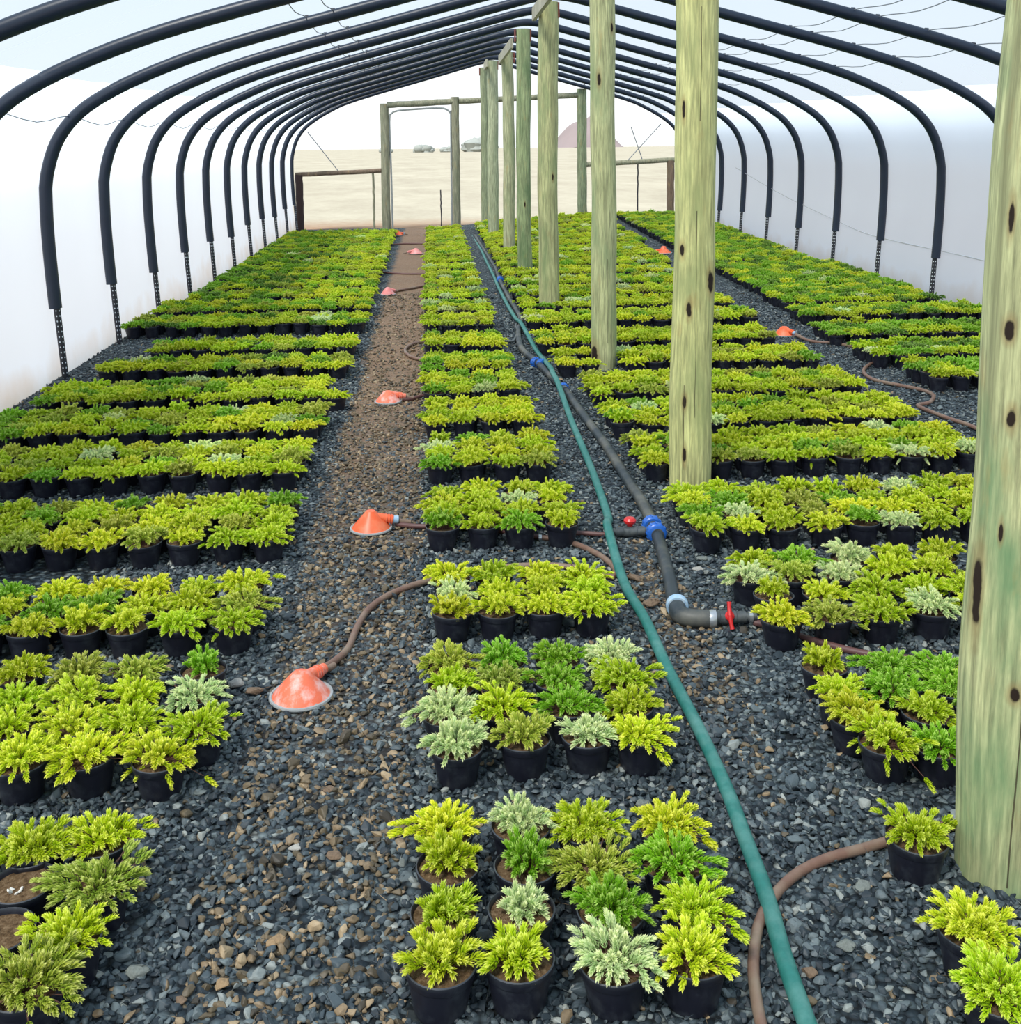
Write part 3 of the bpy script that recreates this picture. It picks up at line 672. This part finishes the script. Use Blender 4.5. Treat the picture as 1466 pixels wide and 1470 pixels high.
# sources for the far shrubs: the foliage, pot and soil of placed near shrubs (one of each form)
src = []
for v in range(8):
    f = next((ch for p_ in bpy.data.objects if p_.name.startswith('potted_shrub') for ch in [c_ for c_ in p_.children if c_.name.startswith('foliage')] if ch.data == FV[v]), None)
    src.append([f if f else proto[3], proto[1], proto[2]])
far = [p for p in REST]
if far:
    scatter('potted_shrubs', [(p['x'], p['y'], .003+gz(p['x'], p['y'])) for p in far], [(rp.uniform(-.04, .04), rp.uniform(-.04, .04), rp.uniform(0, 6.28)) for p in far],
            [(p['s'], p['s'], rp.uniform(.92, 1.1)) for p in far], [p['var'] for p in far],
            [('tint', 'FLOAT_VECTOR', [jit(TINTS[p['tint'] if p['tint'] in TINTS else 'lime'], .14, rp) for p in far])], src,
            'mass of small potted shrubs filling the beds towards the far end', 'potted plants')

# ------------------------------------------------------------------ stones and gravel
def stone_mesh(seed, n=14, flat=.6):
    import bmesh
    rs = random.Random(seed); bm = bmesh.new()
    for _ in range(n):
        v = Vector([rs.gauss(0, 1) for _ in range(3)]).normalized(); bm.verts.new((v.x*rs.uniform(.75, 1), v.y*rs.uniform(.55, .8), v.z*flat*rs.uniform(.75, 1)))
    r = bmesh.ops.convex_hull(bm, input=bm.verts[:])
    bmesh.ops.delete(bm, geom=[g_ for g_ in r['geom_interior'] if isinstance(g_, bmesh.types.BMVert)], context='VERTS')
    bmesh.ops.bevel(bm, geom=bm.edges[:], offset=.07, segments=1, affect='EDGES')
    me = bpy.data.meshes.new('stone'); bm.to_mesh(me); bm.free(); me.polygons.foreach_set('use_smooth', [False]*len(me.polygons)); return me
def stone_mat(name, a, b_):
    m, nt, _, _ = mat(name); g = N(nt); tc = g.n('ShaderNodeTexCoord').outputs['Object']; nz = g.noise(tc, 3.5, 5, .65)
    g.out(g.bsdf(g.mix(nz, a, b_), .7, g.bump(nz, .4, .2), .3)); return m
SM = {'tan': stone_mat('tan_stone', (.24, .15, .075), (.48, .33, .19)), 'grey': stone_mat('grey_stone', (.12, .14, .13), (.30, .32, .29)), 'brown': stone_mat('brown_stone', (.13, .085, .055), (.30, .21, .14)), 'pale': stone_mat('pale_stone', (.32, .31, .28), (.52, .50, .45))}
ST = [(-.34, 2.07, .030, 'tan', 'flat tan stone in the gravel path, before the centre bed'), (-.60, 2.01, .034, 'grey', 'grey rounded stone at the left edge of the path'),
      (-.34, 2.375, .024, 'pale', 'pale grey stone on the path, behind the flat tan stone'), (-.245, 2.335, .026, 'brown', 'brown flat stone on the path beside a pale one'),
      (-.28, 2.60, .022, 'brown', 'small brown stone on the path right of middle'), (.80, 1.96, .030, 'grey', 'grey stone right of the green hose in the foreground'),
      (.90, 2.13, .028, 'grey', 'grey stone beneath the curve of the brown hose'), (-.61, 3.17, .042, 'pale', 'long pale stone beside the second left block'),
      (-.545, 3.12, .036, 'brown', 'long brown stone next to the pale one by the left bed'), (-.58, 3.50, .022, 'tan', 'small tan stone beside the third left block'),
      (.74, 3.62, .05, 'brown', 'large brown stone between green hose and pipe elbow'), (.72, 3.84, .045, 'brown', 'brown stone behind the large one near the pipe elbow'),
      (.49, 2.47, .028, 'grey', 'grey stone in front of the second centre block'), (.70, 1.90, .026, 'brown', 'brown stone just right of the green hose foot'),
      (-.43, 1.965, .024, 'tan', 'tan stone low on the path, near the frame bottom'), (-.50, 1.93, .02, 'brown', 'small brown stone low on the path by the left bed'), (1.02, 4.02, .035, 'grey', 'grey stone behind the second post bed block'), (.98, 3.92, .03, 'pale', 'pale stone right of the black pipe')]
stones = []
for i, (x, y, r, k, l) in enumerate(ST):
    me = stone_mesh(100+i, 16, .5); me.materials.append(SM[k]); o = bpy.data.objects.new('stone', me); col.objects.link(o)
    o.location = (x, y, r*.28+.002); o.scale = (r*.9, r*.9, r*.75); o.rotation_euler = (rp.uniform(-.1, .1), rp.uniform(-.1, .1), rp.uniform(-.5, .5)); tag(o, l, 'stone', 'larger stones in the gravel'); stones.append(o)
# eight gravel shapes live inside the gravel object itself through hidden-free sources: small stones placed in the near gravel
srcs = []
for i in range(8):
    me = stone_mesh(i, 13, .62); me.materials.append(M['stone']); o = bpy.data.objects.new('stone', me); col.objects.link(o)
    x, y = [(-.45, 2.2), (-.2, 2.05), (-.38, 2.5), (.62, 2.35), (.85, 2.45), (.8, 2.75), (-.3, 2.85), (.95, 2.6)][i]
    o.location = (x, y, .012); o.scale = (.019, .019, .019)
    tag(o, 'small dark slate chip lying loose on top of the gravel', 'stone', 'slate chips lying on top of the gravel'); srcs.append([o])
P = []
def sow(x0, x1, y0, y1, dens, smin, smax):
    n = int((x1-x0)*(y1-y0)*dens); xs = rng.uniform(x0, x1, n); ys = rng.uniform(y0, y1, n); ss = rng.uniform(smin, smax, n)*np.where(rng.random(n) < .04, 1.6, 1)
    # the pots hide most of the ground in the wide far beds
    k = np.array([in_view(a, b_, 0, 40) for a, b_ in zip(xs, ys)]); return np.stack([xs, ys, ss], 1)[k]
A = np.concatenate([sow(-1.3, 2.0, 1.5, 4.3, 5200, .0080, .0180), sow(-2.75, 2.9, 4.3, 7.5, 3300, .0085, .0165), sow(-.65, 3.6, 7.5, 12, 1800, .009, .018), sow(-2.75, -.6, 7.5, 10, 1200, .009, .018), sow(2.7, 5.1, 5, 9, 1500, .009, .017)])
keep = np.ones(len(A), bool)
# trodden soil swallows part of the stones further along the path
pathd = (np.abs(A[:, 0]+.29) < .19) & (A[:, 1] > 3.2); keep &= ~(pathd & (rng.random(len(A)) < np.clip((A[:, 1]-5.0)*.18, 0, .6)))
A = A[keep]; n = len(A)
zz = rng.uniform(-.25, .55, n)*A[:, 2]
sx = A[:, 2]*rng.uniform(.85, 1.25, n); sy = A[:, 2]*rng.uniform(.8, 1.1, n); sz = A[:, 2]*rng.uniform(.7, 1.05, n)
scatter('gravel', np.stack([A[:, 0], A[:, 1], zz], 1), np.stack([rng.uniform(-.6, .6, n), rng.uniform(-.6, .6, n), rng.uniform(0, 6.28, n)], 1), np.stack([sx, sy, sz], 1), rng.integers(0, 8, n), [('rnd', 'FLOAT', rng.random(n))], srcs, 'dark blue grey crushed stone gravel covering the tunnel floor', 'gravel')
print('PLANTS', len(PLANTS), 'visible', len(vis), 'gravel', n, 'last ind y', IND[-1]['y'])

# ------------------------------------------------------------------ hoses and fittings
def hose(name, pts, r, m, label, z=None, flat=1., parent=None, n=12):
    P_ = spline([(p[0], p[1], (p[2] if len(p) > 2 else z)) for p in pts], .03); b = MB(); b.tube(P_, r, n, flat=flat)
    o = b.build(name, m, parent); 
    if parent is None: tag(o, label, 'hose' if 'hose' in name else 'pipe')
    return o
GR = [(.63, 1.45), (.65, 1.77), (.66, 1.92), (.68, 2.1), (.69, 2.29), (.70, 2.5), (.70, 2.78), (.69, 3.13), (.69, 3.47), (.675, 3.8), (.69, 4.12, .045), (.73, 4.48), (.75, 4.86), (.765, 5.25), (.775, 5.63), (.79, 6.23), (.805, 6.97, .066), (.805, 7.25, .07), (.81, 7.53, .066), (.80, 8.32), (.78, 9.06, .05), (.765, 9.45, .070), (.75, 9.8, .05), (.75, 10.76), (.745, 12.1), (.755, 13.44), (.755, 15.11), (.76, 16.89), (.73, 18.98), (.72, 20.5)]
GR = [(p[0], p[1], p[2] if len(p) > 2 else .023) for p in GR]
for i, g_ in enumerate(GR):
    if abs(g_[1]-4.12) < .01: GR[i] = (g_[0], 4.25, .068)
hose('garden_hose', GR, .0185, M['green'], 'long green hose running the length of the tunnel beside the centre bed', flat=.85)
hose('main_pipe', [(.805, 3.55), (.845, 3.80), (.89, 4.22), (.91, 4.61), (.905, 4.97), (.90, 5.58), (.88, 6.1), (.86, 6.6), (.845, 6.92), (.80, 7.41), (.755, 7.87), (.69, 8.43), (.72, 9.14), (.80, 9.81), (.81, 10.46), (.80, 11.46), (.805, 13.0), (.83, 14.13), (.82, 15.3), (.80, 17.5), (.78, 19.5)], .0245, M['bpipe'], 'thick black water pipe snaking beside the green hose', z=.026)

def frame_to(d):
    d = Vector(d).normalized(); return d.to_track_quat('Z', 'Y').to_matrix()
def fitting(loc, d, m, label, L=.075, r=.036, two=True):
    """barrel coupling with ribbed nuts"""
    e = empty('pipe_coupling', loc); tag(e, label, 'pipe coupling', 'blue couplings on the black pipe'); Rm = frame_to(d)
    b = MB(); b.lathe([(.024, -L), (.026, -L), (.026, L), (.024, L)], 18, mat=Rm); b.build('body', M['dgrey'], e)
    for s_ in ((-1, 1) if two else (1,)):
        b = MB(); n = 24; prof_ = [(.024, -.022), (r*.86, -.022), (r, -.016), (r, .008), (r*.9, .012), (r*.9, .02), (.024, .024)]
        o_ = Rm @ Vector((0, 0, s_*L*.62))
        b.lathe([(a, z*s_) for a, z in prof_], n, org=o_, mat=Rm)
        for k in range(12):
            a = 2*PI*k/12; q = Rm @ Vector((math.cos(a)*r, math.sin(a)*r, -.004*s_))+o_; b.box(q, (.006, .006, .022), Rm @ Matrix.Rotation(a, 3, 'Z'))
        b.build('nut', m, e)
    return e
fitting((.892, 4.31, .03), (-.01, 1, 0), M['blue'], 'bright blue double coupling where the valve branch leaves the pipe', .075, .040)
fitting((.842, 6.95, .03), (-.1, 1, 0), M['blue'], 'blue coupling on the black pipe beside the third block', .05, .036, False)
fitting((.762, 7.82, .03), (-.6, 1, 0), M['blue'], 'blue coupling under the green hose, second along the pipe', .06, .038)
fitting((.805, 12.9, .03), (0, 1, 0), M['blue'], 'small far blue coupling on the pipe near the posts', .06, .038)
# elbow
e = empty('pipe_elbow', (.805, 3.475, .03)); tag(e, 'black pipe elbow with a pale blue collar in front of the gravel', 'pipe elbow')
b = MB(); b.tube(spline([(.012, .08, 0), (.004, .03, 0), (.008, 0, 0), (.035, -.022, 0), (.075, -.032, 0), (.095, -.034, 0)], .008), .030, 18); b.build('bend', M['bpipe'], e)
b = MB(); b.lathe([(.024, -.016), (.036, -.016), (.039, -.01), (.039, .012), (.030, .018), (.024, .018)], 26, org=(.012, .075, 0), mat=frame_to((.15, 1, 0))); b.build('collar', M['pblue'], e)
b = MB(); b.lathe([(.02, -.012), (.029, -.012), (.031, 0), (.029, .012), (.02, .012)], 20, org=(.105, -.036, 0), mat=frame_to((1, -.1, 0))); b.build('ring', M['clamp'], e)
def valve(loc, d, label, L=.20, handle='across'):
    e = empty('ball_valve', loc); tag(e, label, 'valve'); Rm = frame_to(d); dv = Vector(d).normalized(); sd = Vector((-dv.y, dv.x, 0))
    b = MB(); b.lathe([(.011, -L/2), (.014, -L/2), (.014, -L*.32), (.020, -L*.31), (.020, -L*.15), (.022, -L*.14), (.024, 0), (.022, L*.14), (.020, L*.15), (.020, L*.31), (.014, L*.32), (.014, L/2), (.011, L/2)], 18, mat=Rm); b.build('body', M['dgrey'], e)
    for t in (-.42, .40):
        b = MB(); b.lathe([(.014, -.006), (.0185, -.006), (.0185, .006), (.014, .006)], 16, org=dv*L*t, mat=Rm); b.build('clamp', M['clamp'], e)
    h = empty_part = MB()
    if handle == 'across':
        h.lathe([(.014, .0), (.016, .006), (.012, .010), (.0, .011)], 14, org=(0, -.018, .012), mat=frame_to((0, -.87, .5)))
        for s_ in (-1, 1): h.tube([Vector((0, -.026, .017)), Vector((.001, -.026+.014*s_, .017+.024*s_)), Vector((.003, -.026+.022*s_, .017+.038*s_))], [.009, .0065, .008], 10)
    else:
        h.lathe([(.012, 0), (.014, .010), (.024, .016), (.026, .026), (.018, .036), (0, .038)], 14, org=(0, .005, .020))
    h.build('handle', M['red'], e); return e
valve((.962, 3.437, .034), (1, -.05, 0), 'black ball valve with red cross handle feeding the brown hose', .19)
valve((.79, 4.298, .028), (1, -.02, 0), 'dark grey valve with red knob beside the blue double coupling', .19, 'knob')
hose('brown_hose', [(1.05, 3.43), (1.09, 3.40), (1.13, 3.35), (1.17, 3.31), (1.22, 3.26), (1.32, 3.18), (1.42, 3.14), (1.51, 3.12), (1.61, 3.09), (1.8, 3.06), (2.1, 3.02)], .0115, M['dbrown'], 'dark red brown hose leading right from the red handled valve', .015)
hose('brown_hose', [(.70, 4.30), (.64, 4.318), (.56, 4.335), (.51, 4.305), (.48, 4.285)], .010, M['dbrown'], 'short hose piece linking the red knob valve to the tee', .016)
hose('brown_hose', [(-.17, 4.52), (-.11, 4.49), (-.04, 4.475), (.07, 4.47), (.18, 4.44), (.30, 4.37), (.38, 4.32), (.47, 4.28)], .0105, M['dbrown'], 'red brown hose from the bright orange emitter to the tee', .016)
hose('brown_hose', [(-.355, 3.20, .03), (-.33, 3.26, .02), (-.29, 3.36), (-.27, 3.52), (-.24, 3.66), (-.18, 3.77), (-.12, 3.83), (-.07, 3.87), (.03, 3.93), (.2, 3.99), (.42, 4.0), (.58, 3.93), (.645, 3.86), (.668, 3.93), (.64, 4.06), (.57, 4.19), (.50, 4.265), (.47, 4.28)], .0115, M['brown'], 'brown hose curving across the path to the nearest faded emitter', .015)
e = empty('hose_tee', (.475, 4.283, .016)); tag(e, 'small tee with steel clamps where three brown hoses meet', 'hose tee')
b = MB(); b.tube([(-.06, .01, 0), (0, 0, 0), (.05, -.03, 0)], .011, 10); b.tube([(0, 0, 0), (.04, .03, 0)], .011, 10); b.build('body', M['brown'], e)
for p_, d_ in (((-.055, .01, 0), (1, -.1, 0)), ((.035, .026, 0), (1, .7, 0)), ((.035, -.022, 0), (1, -.6, 0))):
    b = MB(); b.lathe([(.010, -.006), (.0145, -.006), (.0145, .006), (.010, .006)], 14, org=p_, mat=frame_to(d_)); b.build('clamp', M['clamp'], e)
hose('brown_hose', [(.55, 1.5), (.56, 1.65), (.57, 1.78), (.59, 1.89), (.62, 1.98), (.655, 2.05), (.71, 2.12), (.78, 2.18), (.86, 2.22), (.95, 2.245), (1.03, 2.27), (1.11, 2.29), (1.2, 2.31), (1.45, 2.30)], .0115, M['brown'], 'brown hose curving from the frame bottom towards the nearest post', .016)
hose('brown_hose', [(2.98, 8.74, .03), (3.04, 8.52), (3.19, 8.41), (3.3, 8.18), (3.36, 7.97), (3.3, 7.75), (3.11, 7.54), (2.98, 7.31), (2.95, 7.06), (3.04, 6.88), (3.13, 6.72), (3.13, 6.56), (3.02, 6.38), (2.92, 6.32), (2.93, 6.14), (2.96, 5.97), (3.0, 5.81), (3.0, 5.5)], .0125, M['brown'], 'brown hose winding along the right aisle from the red emitter', .015)
hose('brown_hose', [(-.2, 6.835, .02), (-.15, 6.85), (-.06, 6.94), (.03, 6.97)], .012, M['dbrown'], 'short brown hose joining the third emitter to the centre bed', .015)
hose('brown_hose', [(-.42, 12.1, .02), (-.24, 12.36), (-.02, 12.68)], .014, M['brown'], 'short pale brown hose behind the dusty pink emitter', .015)
hose('brown_hose', [(-.62, 14.05), (-.39, 13.86), (-.10, 13.8)], .011, M['dbrown'], 'thin hose crossing the path beyond the pink emitter', .012)
hose('brown_hose', [(.06, 8.88), (-.1, 8.9), (-.19, 8.75), (-.22, 8.51), (-.16, 8.25), (-.05, 8.12), (.06, 8.11)], .0125, M['brown'], 'loop of brown hose bulging from the centre bed onto the path', .015)
hose('brown_hose', [(-.64, 18.1), (-.4, 18.2), (-.1, 18.15)], .013, M['dbrown'], 'thin hose crossing the far path between the two last emitters', .012)
hose('brown_hose', [(.80, 10.0, .03), (.73, 9.5), (.72, 9.2), (.64, 8.75), (.54, 8.85)], .011, M['dgrey'], 'thin dark hose branching off the pipe into the centre bed', .03)

def emitter(loc, ang, m, label, r=.090, h=.072):
    e = empty('sprinkler_emitter', (loc[0], loc[1], .004+gz(*loc)), ang); tag(e, label, 'sprinkler', 'orange dome emitters on the ground')
    b = MB(); b.lathe([(r*.93, .006), (r*.80, .022), (r*.58, .044), (r*.42, .060), (r*.34, .068), (r*.22, h), (.0, h+.002)], 36, caps=False)
    b.build('dome', m, e)
    b = MB(); b.lathe([(r*.84, .001), (r, .001), (r*1.02, .005), (r, .010), (r*.94, .011), (r*.90, .008)], 40, caps=False); b.build('ring', M['ring'], e)
    b = MB(); b.tube([(r*.30, 0, .048), (r*.85, 0, .040), (r*1.05, 0, .036)], [.022, .017, .018], 16)
    for k in range(3): x = r*(.72+.13*k); b.lathe([(.014, -.003), (.021, -.003), (.021, .003), (.014, .003)], 16, org=(x, 0, .0405-.002*k), mat=frame_to((1, 0, -.1)))
    b.build('inlet', m, e)
    b = MB(); b.lathe([(.010, -.012), (.0165, -.012), (.0165, .012), (.010, .012)], 16, org=(r*1.17, 0, .034), mat=frame_to((1, 0, -.1))); b.build('connector', M['pblue'] if m is M['orange'] else m, e)
    b = MB(); b.tube([(r*1.17, 0, .034), (r*1.5, 0, .022), (r*1.9, 0, .017)], .0105, 10); b.build('hose_tail', M['brown'], e)
    return e
emitter((-.405, 3.085), math.radians(62), M['faded'], 'faded orange dome emitter with grey ring, nearest on the path', .092, .078)
emitter((-.275, 4.50), math.radians(8), M['orange'], 'bright orange dome emitter on the path with a white connector', .088, .080)
emitter((-.29, 6.83), math.radians(10), M['faded'], 'orange dome emitter, third along the path', .085, .072)
emitter((-.48, 11.95), math.radians(50), M['pink'], 'dusty pink dome emitter, fourth along the path', .085, .08)
emitter((-.23, 16.5), math.radians(200), M['pink'], 'pale pink dome emitter, fifth along the path', .11, .085)
emitter((-.60, 20.0), math.radians(20), M['orange'], 'small red emitter at the far end of the path', .10, .10)
emitter((2.93, 8.88), math.radians(-60), M['orange'], 'red orange emitter on the aisle right of the posts', .095, .075)
emitter((3.27, 15.26), math.radians(190), M['orange'], 'red emitter far down the right aisle', .12, .10)

# ------------------------------------------------------------------ light
w = bpy.data.worlds.new('overcast'); sc.world = w; w.use_nodes = True; nt = w.node_tree; nt.nodes.clear(); g = N(nt)
tc = g.n('ShaderNodeTexCoord').outputs['Generated']; sp = g.n('ShaderNodeSeparateXYZ'); g.l(tc, sp.inputs[0])
cc = g.ramp(sp.outputs[2], [(0, (.97, .99, .98)), (.10, (.92, .97, .99)), (.35, (.74, .87, .97)), (1, (.62, .78, .95))])
bg = g.n('ShaderNodeBackground'); g.l(cc, bg.inputs[0]); bg.inputs[1].default_value = 1.1; o = g.n('ShaderNodeOutputWorld'); g.l(bg.outputs[0], o.inputs[0])
sl = bpy.data.lights.new('sun', 'SUN'); sl.energy = 4.8; sl.angle = math.radians(14); sl.color = (1, .97, .90)
so = bpy.data.objects.new('sun', sl); col.objects.link(so); so.rotation_euler = (math.radians(26), math.radians(-22), 0)
sc.view_settings.view_transform = 'Standard'; sc.view_settings.look = 'None'; sc.view_settings.exposure = .12
sc.cycles.use_denoising = True; sc.cycles.max_bounces = 8; sc.cycles.transparent_max_bounces = 12; sc.cycles.diffuse_bounces = 4
